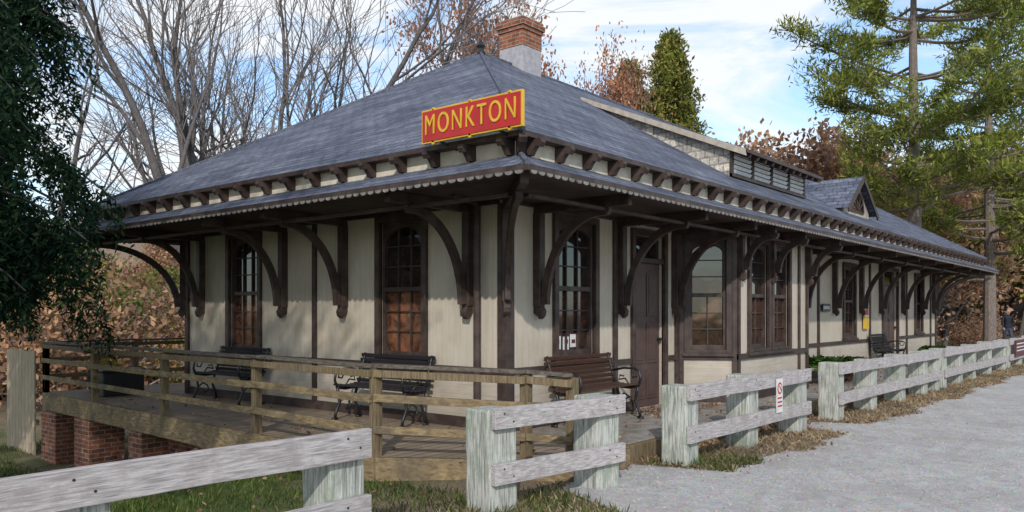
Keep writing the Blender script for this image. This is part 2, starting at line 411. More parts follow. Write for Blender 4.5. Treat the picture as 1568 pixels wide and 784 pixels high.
def door(B,fr,u0,u1,z1,zt):
    c=.085
    B.box(fr,u0-c,u0,-.02,.05,ZB,zt+c,m_trim); B.box(fr,u1,u1+c,-.02,.05,ZB,zt+c,m_trim); B.box(fr,u0,u1,-.02,.05,zt,zt+c,m_trim)
    B.box(fr,u0,u1,-.09,.02,z1,z1+.07,m_trim)
    B.box(fr,u0,u1,-.12,-.06,ZB+.01,z1,m_door)
    w=u1-u0; 
    for (a,b) in ((.09,.46),(.54,.91)):
        for (z0_,z1_) in ((.12,.55),(.65,1.25),(1.35,z1-ZB-.14)):
            B.box(fr,u0+w*a,u0+w*b,-.06,-.045,ZB+z0_,ZB+z1_,m_door)
            B.box(fr,u0+w*a+.05,u0+w*b-.05,-.045,-.035,ZB+z0_+.05,ZB+z1_-.05,m_door)
    B.poly([B.P(fr,u0,-.07,z1+.07),B.P(fr,u1,-.07,z1+.07),B.P(fr,u1,-.07,zt),B.P(fr,u0,-.07,zt)],m_glass)
    B.tube([B.P(fr,u1-.08,-.05,ZB+1.0),B.P(fr,u1-.08,.02,ZB+1.0)],.025,8,m_iron)
BW=MB(); BN=MB()
ewin=[(1.38,2.19,1.02,2.80),(5.05,5.87,1.02,2.80)]
wall(BW,FE,0,W,ewin)
for o_ in ewin: window(BN,FE,*o_,low=m_glassl)
fwin=[(.99,1.83,1.05,2.78),(12.35,13.15,1.05,2.7),(19.0,19.8,1.05,2.7)]
fdoor=[(2.87,3.73,ZB,2.74),(15.6,17.0,ZB,2.74)]
wall(BW,FF,.15,4.26,[fwin[0],fdoor[0]])
wall(BW,FF,8.2,L-.15,[fwin[1],fwin[2],fdoor[1]])
for o_ in fwin: window(BN,FF,*o_,arch=.14)
door(BN,FF,2.87,3.73,2.34,2.74); door(BN,FF,15.6,17.0,2.34,2.74)
wall(BW,FB,.15,L-.15,[]); wall(BW,FR,0,W,[])
def frm(a,b):
    d=Vector((b[0]-a[0],b[1]-a[1])); l=d.length; d/=l
    return (a,(d.x,d.y),(d.y,-d.x)),l
bp=[(4.26,0),(4.72,-.75),(7.8,-.75),(8.2,0)]
for i in range(3):
    fr,l=frm(bp[i],bp[i+1])
    if i==1: ops=[(.48,1.2,1.02,2.74),(1.42,2.14,1.02,2.74)]
    else: ops=[(.16,l-.16,1.02,2.74)]
    wall(BW,fr,0.0,l,ops)
    for o_ in ops: window(BN,fr,*o_,arch=.12,cols=2,low=m_glassd)
    BN.box(fr,.0,l,0,.036,.865,.955,m_trim)
    BN.box(fr,.0,l,0,.034,2.84,ZT-.01,m_trim)
    BN.box(fr,0,.07,0,.042,ZB,2.84,m_trim); BN.box(fr,l-.07,l,0,.042,ZB,2.84,m_trim)
    BN.box(fr,.07,l-.07,0,.03,ZB,.34,m_trim)
    if i==1: BN.box(fr,2.62,2.70,0,.03,.34,2.84,m_trim)
def belts(fr,u0,u1,gaps):
    cur=u0
    for a,b in sorted(gaps)+[(u1,u1)]:
        if a>cur:
            BN.box(fr,cur,a,0,.034,.865,.945,m_trim); BN.box(fr,cur,a,0,.03,ZB,.33,m_trim)
        cur=max(cur,b)
    BN.box(fr,u0,u1,0,.036,2.885,ZT-.01,m_trim)
belts(FE,.10,W-.1,[]); belts(FF,.10,4.2,[(2.78,3.82)]); belts(FF,8.25,L-.1,[(15.5,17.1)])
BN.box(FE,3.58,3.66,0,.04,.33,2.885,m_trim)
for u in (2.35,4.14,9.2,10.6,14.4,18.0,20.9): BN.box(FF,u-.045,u+.045,0,.04,.33,2.885,m_trim)
for fr,uu in ((FE,(0.0,W)),(FF,(0.0,L))):
    BN.box(fr,uu[0]-.045 if fr is FF else uu[0],uu[0]+.10,0,.045,ZB,2.885,m_trim)
    BN.box(fr,uu[1]-.10,uu[1],0,.045,ZB,2.885,m_trim)
BN.tube([(-.11,.36,2.9),(-.11,.36,.35),(-.2,.36,.24)],.045,10,m_trim)
BN.tube([(-.10,.36,2.9),(-.7,.2,2.93)],.04,8,m_trim)
BW.build('walls',ST); BN.build('windows_doors_trim',ST,bevel=.004)
RB=MB()
def rect(n,z): return [(-n,-n,z),(L+n,-n,z),(L+n,W+n,z),(-n,W+n,z)]
def ring(B,n0,z0,n1,z1,m):
    A=rect(n0,z0);C=rect(n1,z1)
    for i in range(4):
        j=(i+1)%4; p=[A[i],A[j],C[j],C[i]]
        ax=0 if i%2==0 else 1; s=math.hypot(n1-n0,z1-z0)
        uv=[(p[0][ax],s),(p[1][ax],s),(p[2][ax],0),(p[3][ax],0)]
        B.poly(p,m,uv)
SL=.6; OV=1.24; ZE=3.36
hr=W/2+OV; ZR=ZE+SL*hr
ax_=W/2; bx=L-W/2; sl=math.hypot(1,SL)
e=rect(OV,ZE); A_=(ax_,W/2,ZR); B_=(bx,W/2,ZR)
RB.poly([e[0],e[1],B_,A_],m_shin,[(e[0][0],0),(e[1][0],0),(bx,hr*sl),(ax_,hr*sl)])
RB.poly([e[2],e[3],A_,B_],m_shin,[(e[2][0],0),(e[3][0],0),(ax_,hr*sl),(bx,hr*sl)])
RB.poly([e[3],e[0],A_],m_shin,[(e[3][1],0),(e[0][1],0),(W/2,hr*sl)])
RB.poly([e[1],e[2],B_],m_shin,[(e[1][1],0),(e[2][1],0),(W/2,hr*sl)])
ring(RB,1.12,3.15,1.54,2.955,m_shin)
RB.build('shingle_roof',ST,recalc=False)
RT=MB()
ring(RT,OV,ZE-.002,OV+.0,ZE-.05,m_trim); ring(RT,OV,ZE-.05,1.10,ZE-.05,m_soff); ring(RT,1.10,ZE-.05,1.10,3.11,m_frz)
ring(RT,1.54,2.953,1.54,2.90,m_trim); ring(RT,1.54,2.90,1.50,2.90,m_trim); ring(RT,1.50,2.90,1.50,2.935,m_trim)
ring(RT,1.50,2.935,.0,2.935,m_soff)
for a,b in ((e[0],A_),(e[1],B_),(e[2],B_),(e[3],A_),(A_,B_)):
    a=Vector(a);b=Vector(b); k=24
    RT.tube([a.lerp(b,i/k)+Vector((0,0,.005)) for i in range(k+1)],.035,6,m_shin)
for sx,sy in ((-1,-1),(-1,1),(1,-1),(1,1)):
    cx=0 if sx<0 else L; cy=0 if sy<0 else W
    RT.tube([(cx+sx*1.12,cy+sy*1.12,3.16),(cx+sx*1.54,cy+sy*1.54,2.965)],.03,6,m_shin)
RT.tube([(ax_,W/2,ZR),(ax_,W/2,ZR+.08),(ax_,W/2,ZR+.13),(ax_,W/2,ZR+.19),(ax_,W/2,ZR+.26)],[.08,.055,.085,.05,.01],8,m_iron)
mod=[(1.10,3.305),(1.30,3.305),(1.315,3.265),(1.285,3.225),(1.235,3.235),(1.205,3.20),(1.175,3.15),(1.10,3.15)]
def mods(fr,u0,u1):
    n=int(round((u1-u0)/.50))
    for i in range(n+1):
        u=u0+(u1-u0)*i/n; RT.prism_nz(fr,mod,u-.034,u+.034,m_trim)
mods(FF,-1.0,L+1.0); mods(FE,-1.0,W+1.0)
d_=.7071; RT.prism_nz(((0,0),(d_,-d_),(-d_,-d_)),[(n*1.414,z) for n,z in mod],-.04,.04,m_trim)
def scal(fr,u0,u1,st=.12):
    n=int((u1-u0)/st)
    for i in range(n):
        u=u0+(u1-u0)*(i+.5)/n; r=st*.38
        pts=[(u-r,2.905)]+[(u-r*math.cos(math.pi*k/5),2.893-.022*math.sin(math.pi*k/5)) for k in range(6)]+[(u+r,2.905)]
        RT.prism_uz(fr,pts,1.528,1.543,m_val)
scal(FF,-1.5,L+1.5); scal(FE,-1.5,W+1.5)
RT.build('eaves_and_cornice',ST)
BK=MB()
def bracket(fr,u,reach=1.05,zlow=1.55,wd=.042,ext=0.0):
    BK.box(fr,u-wd,u+wd,.0,reach+ext,2.81,2.933,m_trim)
    BK.box(fr,u-wd-.012,u+wd+.012,.0,.11,zlow+.13,2.81,m_trim)
    BK.prism_nz(fr,[(0,zlow+.13),(.11,zlow+.13),(.145,zlow+.07),(.13,zlow+.01),(.085,zlow-.03),(.05,zlow+.02),(0,zlow+.05)],u-wd,u+wd,m_trim)
    cn=reach-.06; rn=cn-.10; cz=zlow+.15; rz=2.82-cz; K=16; out=[];inn=[]
    for i in range(K+1):
        t=math.pi/2*i/K
        out.append((cn-rn*math.cos(t),cz+rz*math.sin(t)))
        inn.append((cn-(rn-.105)*math.cos(t),cz+(rz-.10)*math.sin(t)))
    BK.prism_nz(fr,out+inn[::-1],u-wd*.8,u+wd*.8,m_trim)
    BK.prism_nz(fr,[(cn,2.715),(cn+.07,2.72),(cn+.10,2.77),(cn+.10,2.81),(cn,2.81)],u-wd*.9,u+wd*.9,m_trim)
for u in (.56,2.93,4.35,6.70): bracket(FE,u,ext=.3)
for u in (.56,2.47,4.05,9.6,11.6,13.6,15.3,17.5,19.7,21.2): bracket(FF,u,ext=.3)
dg=((0,0),(d_,-d_),(-d_,-d_)); bracket(dg,0,1.45,1.6,ext=.5)
bracket(((0,W),(d_,d_),(-d_,d_)),0,1.6,ext=.4); bracket(((L,0),(d_,d_),(d_,-d_)),0,1.6,ext=.4)
bf,_l=frm(bp[1],bp[2])
for u in (.04,1.31,3.04): bracket(bf,u,.62,2.12,.038)
for fr in (FF,FE):
    l=L if fr is FF else W
    BK.box(fr,-.9,l+.9,.97,1.05,2.77,2.808,m_trim)
BK.build('eave_brackets',ST,bevel=.006)
CH=MB(); cx,cy=4.76,W/2
def cb(h,z0,z1,m): CH.box(W0,cx-h,cx+h,cy-h,cy+h,z0,z1,m)
cb(.285,5.7,6.60,m_flash); cb(.29,6.60,6.90,m_brick); cb(.315,6.90,6.97,m_brick); cb(.34,6.97,7.07,m_brick); cb(.315,7.07,7.13,m_brick); cb(.29,7.13,7.15,m_conc)
CH.build('chimney',ST,bevel=.006)
rz=lambda y: ZE+SL*(y+OV)
D=MB(); x0,x1=5.0,8.25; yf=-.52; zt=4.27; s2=(rz(2.25)-zt)/(2.25-yf)
for x in (x0,x1):
    D.poly([(x,2.25,rz(2.25)-.01),(x,yf,zt),(x,yf,rz(yf)-.02)],m_scal,[(2.25,rz(2.25)),(yf,zt),(yf,rz(yf))])
D.box(FF,x0,x1,-yf-.01,-yf-.005,rz(yf)-.02,zt,m_trim)
np_=4; pw=(x1-x0)/np_
for i in range(np_):
    a=x0+pw*i
    D.box(FF,a-.04 if i else a-.02,a+.05,-yf-.004,-yf+.04,rz(yf)+.0,zt,m_trim)
    for k in range(5):
        z=rz(yf)+.10+k*.075
        D.beam((a+.06,yf-.02,z),(a+pw-.05,yf-.02,z),.018,.055,m_louv,up=(0,-.5,.86))
D.box(FF,x1-.05,x1+.02,-yf-.004,-yf+.04,rz(yf),zt,m_trim)
D.box(FF,x0-.02,x1+.02,-yf-.004,-yf+.05,rz(yf)+.0,rz(yf)+.05,m_trim); D.box(FF,x0-.02,x1+.02,-yf-.004,-yf+.05,zt-.05,zt-.004,m_trim)
yo=-.84; zo=zt+s2*(yo-yf)+.05; zb=rz(2.25)+.05
X0,X1=x0-.14,x1+.14
D.poly([(X0,yo,zo),(X1,yo,zo),(X1,2.33,zb+.03),(X0,2.33,zb+.03)],m_shin,[(X0,0),(X1,0),(X1,3.4),(X0,3.4)])
D.poly([(X0,yo,zo-.05),(X1,yo,zo-.05),(X1,2.2,zb-.07),(X0,2.2,zb-.07)],m_soff)
for x in (X0,X1-.03): D.hexa([(x,yo,zo-.11),(x+.03,yo,zo-.11),(x+.03,2.3,zb-.07),(x,2.3,zb-.07),(x,yo,zo-.004),(x+.03,yo,zo-.004),(x+.03,2.3,zb+.02),(x,2.3,zb+.02)],m_cream)
D.box(FF,X0,X1,.84,.86,zo-.06,zo-.003,m_trim)
for i in range(11):
    x=x0+.05+(x1-x0-.1)*i/10; D.beam((x,yf,zt-.06),(x,yo+.0,zo-.10),.045,.06,m_trim)
D.build('shed_dormer',ST,recalc=False)
G=MB(); gx0,gx1,gy_=10.25,12.25,-.62; gc=(gx0+gx1)/2; ge=3.86; gp=4.58
yb=lambda z:(z-ZE)/SL-OV
G.poly([(gx0+.1,gy_+.0,rz(gy_)),(gx1-.1,gy_,rz(gy_)),(gx1-.1,gy_,ge),(gc,gy_,gp-.05),(gx0+.1,gy_,ge)],m_cream)
for s,xe in ((-1,gx0-.08),(1,gx1+.08)):
    ze=ge-.06
    G.poly([(xe,gy_-.16,ze),(gc,gy_-.16,gp),(gc,yb(gp)+.05,gp),(xe,yb(ze)+.05,ze)],m_shin,[(0,0),(0,1.2),(yb(gp)+.8,1.2),(yb(ze)+.8,0)])
    G.beam((xe,gy_-.16,ze-.05),(gc,gy_-.16,gp-.05),.03,.10,m_trim)
    xx=gx0+.1 if s<0 else gx1-.1
    G.poly([(xx,gy_,rz(gy_)),(xx,gy_,ge),(xx,yb(ge),ge)],m_scal,[(0,0),(0,.3),(.8,.3)])
arc=[(gc-.48,3.80)]+[(gc-.48*math.cos(math.pi*i/12),3.80+.02+.46*math.sin(math.pi*i/12)) for i in range(13)]+[(gc+.48,3.80)]
G.prism_uz(FF,[(u,z) for u,z in arc],-gy_+.005,-gy_+.03,m_trim)
G.prism_uz(FF,[(gc+(u-gc)*.84,3.83+(z-3.80)*.82) for u,z in arc],-gy_+.031,-gy_+.034,m_glass)
for i in range(1,6):
    a_=math.pi*i/6; G.beam((gc,gy_-.04,3.85),(gc+.39*math.cos(a_),gy_-.04,3.85+.36*math.sin(a_)),.015,.02,m_trim)
G.build('gable_dormer',ST,recalc=False)
# ---------------------------------------------------------------- station sign
SG=empty('station_name_sign'); S=MB()
y0,y1,z0,z1=-.03,-1.37,3.345,3.69
def xs_box(xa,xb,ya,yb_,za,zb_,m): S.hexa([(xa,ya,za),(xb,ya,za),(xb,yb_,za),(xa,yb_,za),(xa,ya,zb_),(xb,ya,zb_),(xb,yb_,zb_),(xa,yb_,zb_)],m)
xs_box(-1.40,-1.365,y0,y1,z0,z1,m_yel)
xs_box(-1.408,-1.401,y0-.017,y1+.017,z0+.017,z1-.017,m_red)
for k in (.12,.5,.88):
    y=y0+(y1-y0)*k
    S.tube([(-1.40,y,z0),(-1.365,y,z0)],.022,10,m_yel); S.tube([(-1.40,y,z1),(-1.365,y,z1)],.018,10,m_yel)
for y in (-.25,-1.05):
    S.beam((-1.36,y,3.36),(-1.05,y,3.30),.025,.025,m_iron); S.beam((-1.36,y,3.6),(-1.1,y,3.46),.02,.02,m_iron)
S.build('sign_board',SG,bevel=.003)
cu=bpy.data.curves.new('lettering','FONT'); cu.body='MONKTON'; cu.size=.29; cu.align_x='CENTER'; cu.align_y='CENTER'; cu.extrude=.005; cu.space_character=1.25
to=bpy.data.objects.new('lettering',cu); COL.objects.link(to); cu.materials.append(m_yel)
bpy.context.view_layer.update()
dx=to.dimensions.x or 1.2
dxy=to.dimensions.y or .2
to.matrix_world=Matrix(((0,0,-1,-1.414),(-1,0,0,(y0+y1)/2),(0,1,0,(z0+z1)/2),(0,0,0,1)))@Matrix.Diagonal((1.20/dx,.205/dxy,1,1))
to.parent=SG
# ---------------------------------------------------------------- deck, platform
DK=empty('wooden_deck'); B=MB()
P0=(-.95,-1.68);P1=(-2.05,-.06);P2=(-1.5,9.4);P3=(1.6,9.4)
outl=[P0,P1,P2,P3,(1.6,W+.01),(-.01,W+.01),(-.01,-1.68)]
B.poly([(x,y,.2) for x,y in outl],m_plank)
for a,b in ((P0,P1),(P1,P2),(P2,P3)):
    fr,l=frm(a,b)
    B.box(fr,0,l,-.03,.03,-.10,.196,m_deckw)
    B.box(fr,0,l,.25,.30,-.10,.15,m_deckp)
B.box(FF,-.96,-.02,1.66,1.70,-.05,.19,m_deckw)
B.build('deck_boards',DK,bevel=.005)
R=MB()
line=[(-.95,-1.62,.12),(-1.22,-1.27,.15),(-2.03,-.04,.2),(-1.90,2.2,.2),(-1.77,4.6,.2),(-1.62,7.1,.2),(-1.48,9.36,.2)]
back=[(-1.48,9.36,.2),(.1,9.36,.2),(1.55,9.36,.2)]
def railing(pts):
    for i,p in enumerate(pts):
        R.box(W0,p[0]-.045,p[0]+.045,p[1]-.045,p[1]+.045,-.08,p[2]+.86,m_deckp)
    for a,b in zip(pts[:-1],pts[1:]):
        a=Vector(a);b=Vector(b)
        for h,hh,ww,m in ((.885,.035,.13,m_cap),(.81,.07,.04,m_deckp),(.57,.075,.04,m_deckw),(.27,.075,.04,m_deckw)):
            off=Vector((0,0,h)); sdv=Vector((b-a)).cross(Vector((0,0,1))).normalized()
            o2=sdv*(-.066 if ww<.1 else 0)
            j=random.uniform(-.008,.008)
            R.beam(a+off+o2+Vector((0,0,j)),b+off+o2-Vector((0,0,j)),ww,hh,m)
railing(line); railing(back)
R.build('railing',DK,bevel=.004)
Bp=MB()
for (x,y,s) in ((-1.30,8.95,.30),(-1.35,7.55,.28),(-1.5,5.6,.2),(-1.55,3.6,.2),(-1.65,1.6,.2),(1.2,9.1,.25)):
    g=float(gz(x,y)); Bp.box(W0,x-s,x+s,y-s,y+s,g-.1,-.11,m_brick)
Bp.box(W0,-.5,-.02,0.2,W-.1,-1.1,-.12,m_brick)
Bp.build('brick_piers',DK,bevel=.004)
B=MB(); B.box(FF,0,L+.6,.0,1.52,-.1,.196,m_conc); B.box(FF,0,L+.6,1.52,1.60,-.1,.19,m_deckp)
B.build('platform',bevel=.01)
# ---------------------------------------------------------------- fences
def fence(name,a,b,posts,rh=.17,zu=.85,zl=.41,ph=.84):
    F=empty(name); B=MB(); fr,l=frm(a,b)
    Bp=MB()
    for u in posts:
        s=.15+random.uniform(-.012,.012); h=ph+random.uniform(-.02,.02); q=random.uniform(-.012,.012)
        rings=[]
        K=6
        for k in range(K+1):
            z=-.1+(h+.1)*k/K; jj=lambda:random.uniform(-.004,.004)
            x_=u+q*k/K
            rings.append([Bp.P(fr,x_-s+jj(),-.30+jj(),z),Bp.P(fr,x_+s+jj(),-.30+jj(),z),Bp.P(fr,x_+s+jj(),-.004,z),Bp.P(fr,x_-s+jj(),-.004,z)])
        b0=len(Bp.v)
        for r_ in rings: Bp.v+=r_
        for k in range(K):
            for j in range(4):
                j2=(j+1)%4; Bp.face((b0+k*4+j,b0+k*4+j2,b0+(k+1)*4+j2,b0+(k+1)*4+j),m_post)
        Bp.face((b0+K*4,b0+K*4+1,b0+K*4+2,b0+K*4+3),m_post); Bp.face((b0+3,b0+2,b0+1,b0),m_post)
    for z in (zu,zl):
        cuts=[0]+[ (posts[i]) for i in range(2,len(posts)-1,2)]+[l]
        for p,q in zip(cuts[:-1],cuts[1:]):
            K=8; p2=p+.004; q2=q-.004; base=[random.uniform(-.010,.010),random.uniform(-.010,.010)]; b0=len(B.v)
            for k in range(K+1):
                f=k/K; u=p2+(q2-p2)*f; dz=base[0]*(1-f)+base[1]*f+(random.uniform(-.0035,.0035)); dt=random.uniform(-.0035,.0035); dn=random.uniform(-.002,.003)
                for nn,zz in ((.002,z-rh+dt),(.052+dn,z-rh+dt),(.052+dn,z),(.002,z)): B.v.append(B.P(fr,u,nn,zz+dz))
            for k in range(K):
                for j in range(4):
                    j2=(j+1)%4; B.face((b0+k*4+j,b0+k*4+j2,b0+(k+1)*4+j2,b0+(k+1)*4+j),m_rail)
            B.face((b0+3,b0+2,b0+1,b0),m_rail); B.face((b0+K*4,b0+K*4+1,b0+K*4+2,b0+K*4+3),m_rail)
    for u in posts:
        for z in (zu,zl):
            for du,dz in ((-.05,-.05),(.05,-.12)):
                B.tube([B.P(fr,min(max(u+du,.03),l-.03),.05,z+dz),B.P(fr,min(max(u+du,.03),l-.03),.058,z+dz)],.009,7,m_iron)
    B.build('rails',F,bevel=.008); Bp.build('posts',F,bevel=.018)
    return F
fence('wooden_fence',(-8.2,-1.95),(-3.78,-1.97),[.50,2.62,4.27],rh=.19,ph=.68)
fence('wooden_fence',(-2.46,-1.90),(-.84,-2.10),[.15,1.45])
fence('wooden_fence',(.34,-2.15),(3.76,-2.2),[.15,1.68,3.25])
fence('wooden_fence',(5.02,-2.2),(11.2,-2.28),[.15,1.8,3.5,5.1,6.05])
fence('wooden_fence',(11.6,-2.28),(19.0,-2.35),[.15,1.7,3.2,5.2,7.3])
fence('wooden_fence',(19.5,-2.35),(29,-2.45),[.15,2.2,4.4,6.6,8.8])
S=empty('parking_notice_sign'); B=MB(); fr=((2.52,-2.247),(1,0),(0,-1))
B.box(fr,0,.20,0,.006,.36,.78,m_white)
B.prism_uz(fr,[(.10+.075*math.cos(a*math.pi/10),.66+.075*math.sin(a*math.pi/10)) for a in range(20)],.0065,.009,m_red)
B.prism_uz(fr,[(.10+.052*math.cos(a*math.pi/10),.66+.052*math.sin(a*math.pi/10)) for a in range(20)],.0095,.011,m_white)
B.beam(B.P(fr,.065,.013,.695),B.P(fr,.135,.013,.625),.004,.016,m_red,up=(0,1,0))
for z in (.53,.48,.43): B.box(fr,.03,.17,.0065,.009,z,z+.02,m_red)
B.build('sign_plate',S)
S=empty('trail_information_sign'); B=MB(); fr=((20.0,-2.42),(1,0),(0,-1))
B.box(fr,0,1.9,0,.03,.32,.80,m_dkred)
for z in (.68,.58,.48): B.box(fr,.2,1.6,.0305,.034,z,z+.03,m_white)
B.build('sign_plate',S)
S=empty('wall_name_plate'); B=MB(); B.box(FF,10.75,11.25,.04,.06,1.63,1.80,m_iron)
for i in range(6): B.box(FF,10.81+i*.065,10.85+i*.065,.061,.064,1.68,1.75,m_white)
B.build('plate',S)
S=empty('poster_board'); B=MB(); B.box(FF,13.75,14.15,.04,.07,1.2,1.95,m_yel); B.box(FF,13.78,14.12,.071,.075,1.5,1.92,m_white); B.box(FF,13.83,14.07,.076,.08,1.55,1.7,m_red); B.build('board',S)
S=empty('window_notices'); B=MB()
for u,z,m in ((1.06,1.13,m_white),(1.24,1.12,m_white),(1.40,1.15,m_white)): B.box(FF,u,u+.13,-.078,-.074,z,z+.17,m)
for u in (1.08,1.27,1.43): B.box(FF,u,u+.08,-.0735,-.072,1.2,1.25,m_dkred)
B.build('papers',S)
S=empty('plywood_fence_panel'); B=MB()
for i in range(9):
    y=9.55+i*.145; B.box(W0,-1.60,-1.575,y,y+.138,-1.1,.93+.02*math.sin(i*2.1),m_panel)
B.box(W0,-1.574,-1.52,9.55,10.85,-.4,-.3,m_deckw); B.box(W0,-1.574,-1.52,9.55,10.85,.6,.7,m_deckw)
B.build('boards',S)
# ---------------------------------------------------------------- benches
def bench(name,pos,rot,slat,w=1.4):
    E=empty(name); I=MB(); Sx=MB()
    for sx in (-w/2+.06,w/2-.06):
        q=lambda pts,r=.017: I.tube([(sx,a,b) for a,b in pts],r,6,m_iron)
        q([(-.46,0),(-.44,.10),(-.38,.22),(-.40,.34),(-.42,.42)],.02)
        q([(-.06,0),(-.08,.12),(-.13,.25),(-.10,.38),(-.06,.44)],.02)
        q([(-.42,.42),(-.28,.40),(-.12,.41),(-.06,.44)],.02)
        q([(-.06,.44),(-.02,.6),(.04,.8),(.06,.86)],.018)
        q([(-.42,.42),(-.46,.52),(-.44,.62),(-.36,.66),(-.2,.66),(-.02,.62)],.018)
        q([(-.36,.66),(-.31,.60),(-.34,.54),(-.40,.55),(-.39,.60)],.012)
        q([(-.38,.22),(-.30,.28),(-.22,.24),(-.20,.16),(-.26,.12),(-.30,.17)],.013)
        q([(-.13,.25),(-.20,.32),(-.28,.28)],.013)
        q([(-.30,.42),(-.22,.52),(-.12,.50),(-.14,.56),(-.2,.55)],.012)
        q([(-.50,.012),(-.42,.012)],.022); q([(-.10,.012),(-.02,.012)],.022)
    for i in range(6):
        y=-.44+i*.068; z=.445-.02*math.sin(i/5*math.pi)
        Sx.box(((0,0),(1,0),(0,1)),-w/2,w/2,y,y+.052,z,z+.024,slat)
    for i in range(6):
        t_=i/5; z=.50+t_*.33; y=-.035+t_*.085
        Sx.beam((-w/2,y,z),(w/2,y,z),.022,.05,slat,up=(0,-.25,1))
    I.build('iron_ends',E,smooth=True); Sx.build('slats',E,bevel=.004)
    E.location=pos; E.rotation_euler=(0,0,rot)
bench('park_bench',(-.12,1.80,.2),math.radians(-90),m_bslat)
bench('park_bench',(-.12,5.35,.2),math.radians(-90),m_bslat)
bench('park_bench',(1.40,-.12,.2),0,m_bslat2,1.5)
bench('park_bench',(14.9,-.12,.2),0,m_bslat,1.5)
# ---------------------------------------------------------------- vegetation helpers
def unit(v): return v/np.maximum(np.linalg.norm(v,axis=-1,keepdims=True),1e-9)
def leaves(name,C,Dr,Ln,Wd,mat,parent=None):
    N=len(C); s=unit(np.cross(Dr,unit(rng.normal(size=(N,3)))))
    Ln=np.broadcast_to(np.asarray(Ln,float).reshape(-1,1),(N,1)); Wd=np.broadcast_to(np.asarray(Wd,float).reshape(-1,1),(N,1))
    mid=C+Dr*Ln*.5
    V=np.stack([C,mid+s*Wd/2,C+Dr*Ln,mid-s*Wd/2],1).reshape(-1,3)
    F=np.arange(N*4).reshape(N,4)
    me=bpy.data.meshes.new(name); me.from_pydata(V.tolist(),[],F.tolist()); me.materials.append(mat); me.update()
    if parent is False: return me
    o=bpy.data.objects.new(name,me); COL.objects.link(o)
    if parent: o.parent=parent
    return o
def tuft(C,per,spread,L,Wd,bias=(0,0,.3)):
    C=np.repeat(C,per,0); N=len(C)
    C=C+rng.normal(size=(N,3))*spread
    D=unit(rng.normal(size=(N,3))+np.array(bias))
    return C,D,L*rng.uniform(.6,1.3,N),Wd*rng.uniform(.7,1.3,N)
def branching(seed,h,r0,levels=5,spread=.6,first=.25,up=.25,nch=(4,6),stems=1,lean=.15,wb=1.0):
    R=random.Random(seed); lines=[];tips=[]
    def grow(p,d,ln,r,lev):
        n=6 if lev<2 else 4 if lev<4 else 3
        pts=[p];q=Vector(p);dd=Vector(d);rad=[r]
        for i in range(n):
            wob=(.05+.035*lev)*wb
            dd=(dd+Vector((R.gauss(0,wob),R.gauss(0,wob),R.gauss(0,wob)*.6+up*.16*(1 if lev else .3)))).normalized()
            q=q+dd*(ln/n); pts.append(q.copy()); rad.append(r*(1-(i+1)/n*(.5 if lev<levels else .85)))
        lines.append((pts,rad,lev))
        if lev>=levels: tips.append(pts[-1]); tips.append(pts[1]); return
        k=R.randint(*nch)
        for j in range(k):
            f0=first if lev==0 else .2
            t=f0+(1-f0)*((j+R.random()*.8)/k)
            t=min(t,.999); i=int(t*n); f=t*n-i
            b=pts[i].lerp(pts[i+1],f)
            base=(pts[i+1]-pts[i]).normalized()
            a=base.orthogonal().normalized(); a.rotate(Matrix.Rotation(R.random()*6.283,3,base))
            ang=spread*R.uniform(.7,1.2)
            nd_=(base*math.cos(ang)+a*math.sin(ang)).normalized()
            grow(b,nd_,ln*R.uniform(.5,.78)*(1.15-.45*t if lev==0 else 1),max(rad[i]*.6,.004),lev+1)
        grow(pts[-1],dd,ln*.6,rad[-1],lev+1)
    for s in range(stems):
        a=R.random()*6.28+s*6.28/stems
        grow(Vector((math.cos(a)*.15*(stems>1),math.sin(a)*.15*(stems>1),0)),Vector((math.cos(a)*lean*(1+(stems>1)),math.sin(a)*lean*(1+(stems>1)),1)).normalized(),h*.42,r0*(1 if stems==1 else .75),0)
    return lines,tips
def tube_mesh(name,lines,mats,minr=.0):
    B=MB()
    for pts,rad,lev in lines:
        B.tube(pts,[max(r,minr) for r in rad],8 if lev==0 else 6 if lev==1 else 4 if lev==2 else 3,mats[0] if lev<3 else mats[1],cap=False)
    me=bpy.data.meshes.new(name); me.from_pydata(B.v,[],B.f)
    for m in B.mats: me.materials.append(m)
    me.polygons.foreach_set('material_index',B.m); me.polygons.foreach_set('use_smooth',[True]*len(B.f)); me.update()
    return me
def put(me,name,parent=None,loc=(0,0,0),rot=0,sc=1):
    o=bpy.data.objects.new(name,me); COL.objects.link(o)
    if parent: o.parent=parent
    o.location=loc; o.rotation_euler=(0,0,rot); o.scale=(sc,sc,sc) if not hasattr(sc,'__len__') else sc
    return o
CAM=np.array([-7.286,-6.096]); VV=np.array([.7716,.6361]); RR=np.array([.6361,-.7716])
bare=[]
for sd_,st in ((3,4),(11,2),(23,2)):
    ln,tp=branching(sd_,20,.30,4,.52,.3,.24,(3,4),st,.17)
    bare.append((tube_mesh('bare_crown',ln,(m_bark,m_twig),.009),tp))
def bare_tree(i,x,y,rot,sc):
    E=empty('bare_tree'); put(bare[i][0],'trunk_and_branches',E); E.location=(x,y,float(gz(x,y))-.1); E.rotation_euler=(0,0,rot); E.scale=(sc,sc,sc)
bare_tree(0,6.6,16.2,.4,1.0)
bare_tree(1,10.6,17.5,2.0,1.0)
bare_tree(2,1.2,20.6,1.0,.9)
bare_tree(1,12.5,27,4.0,1.0)
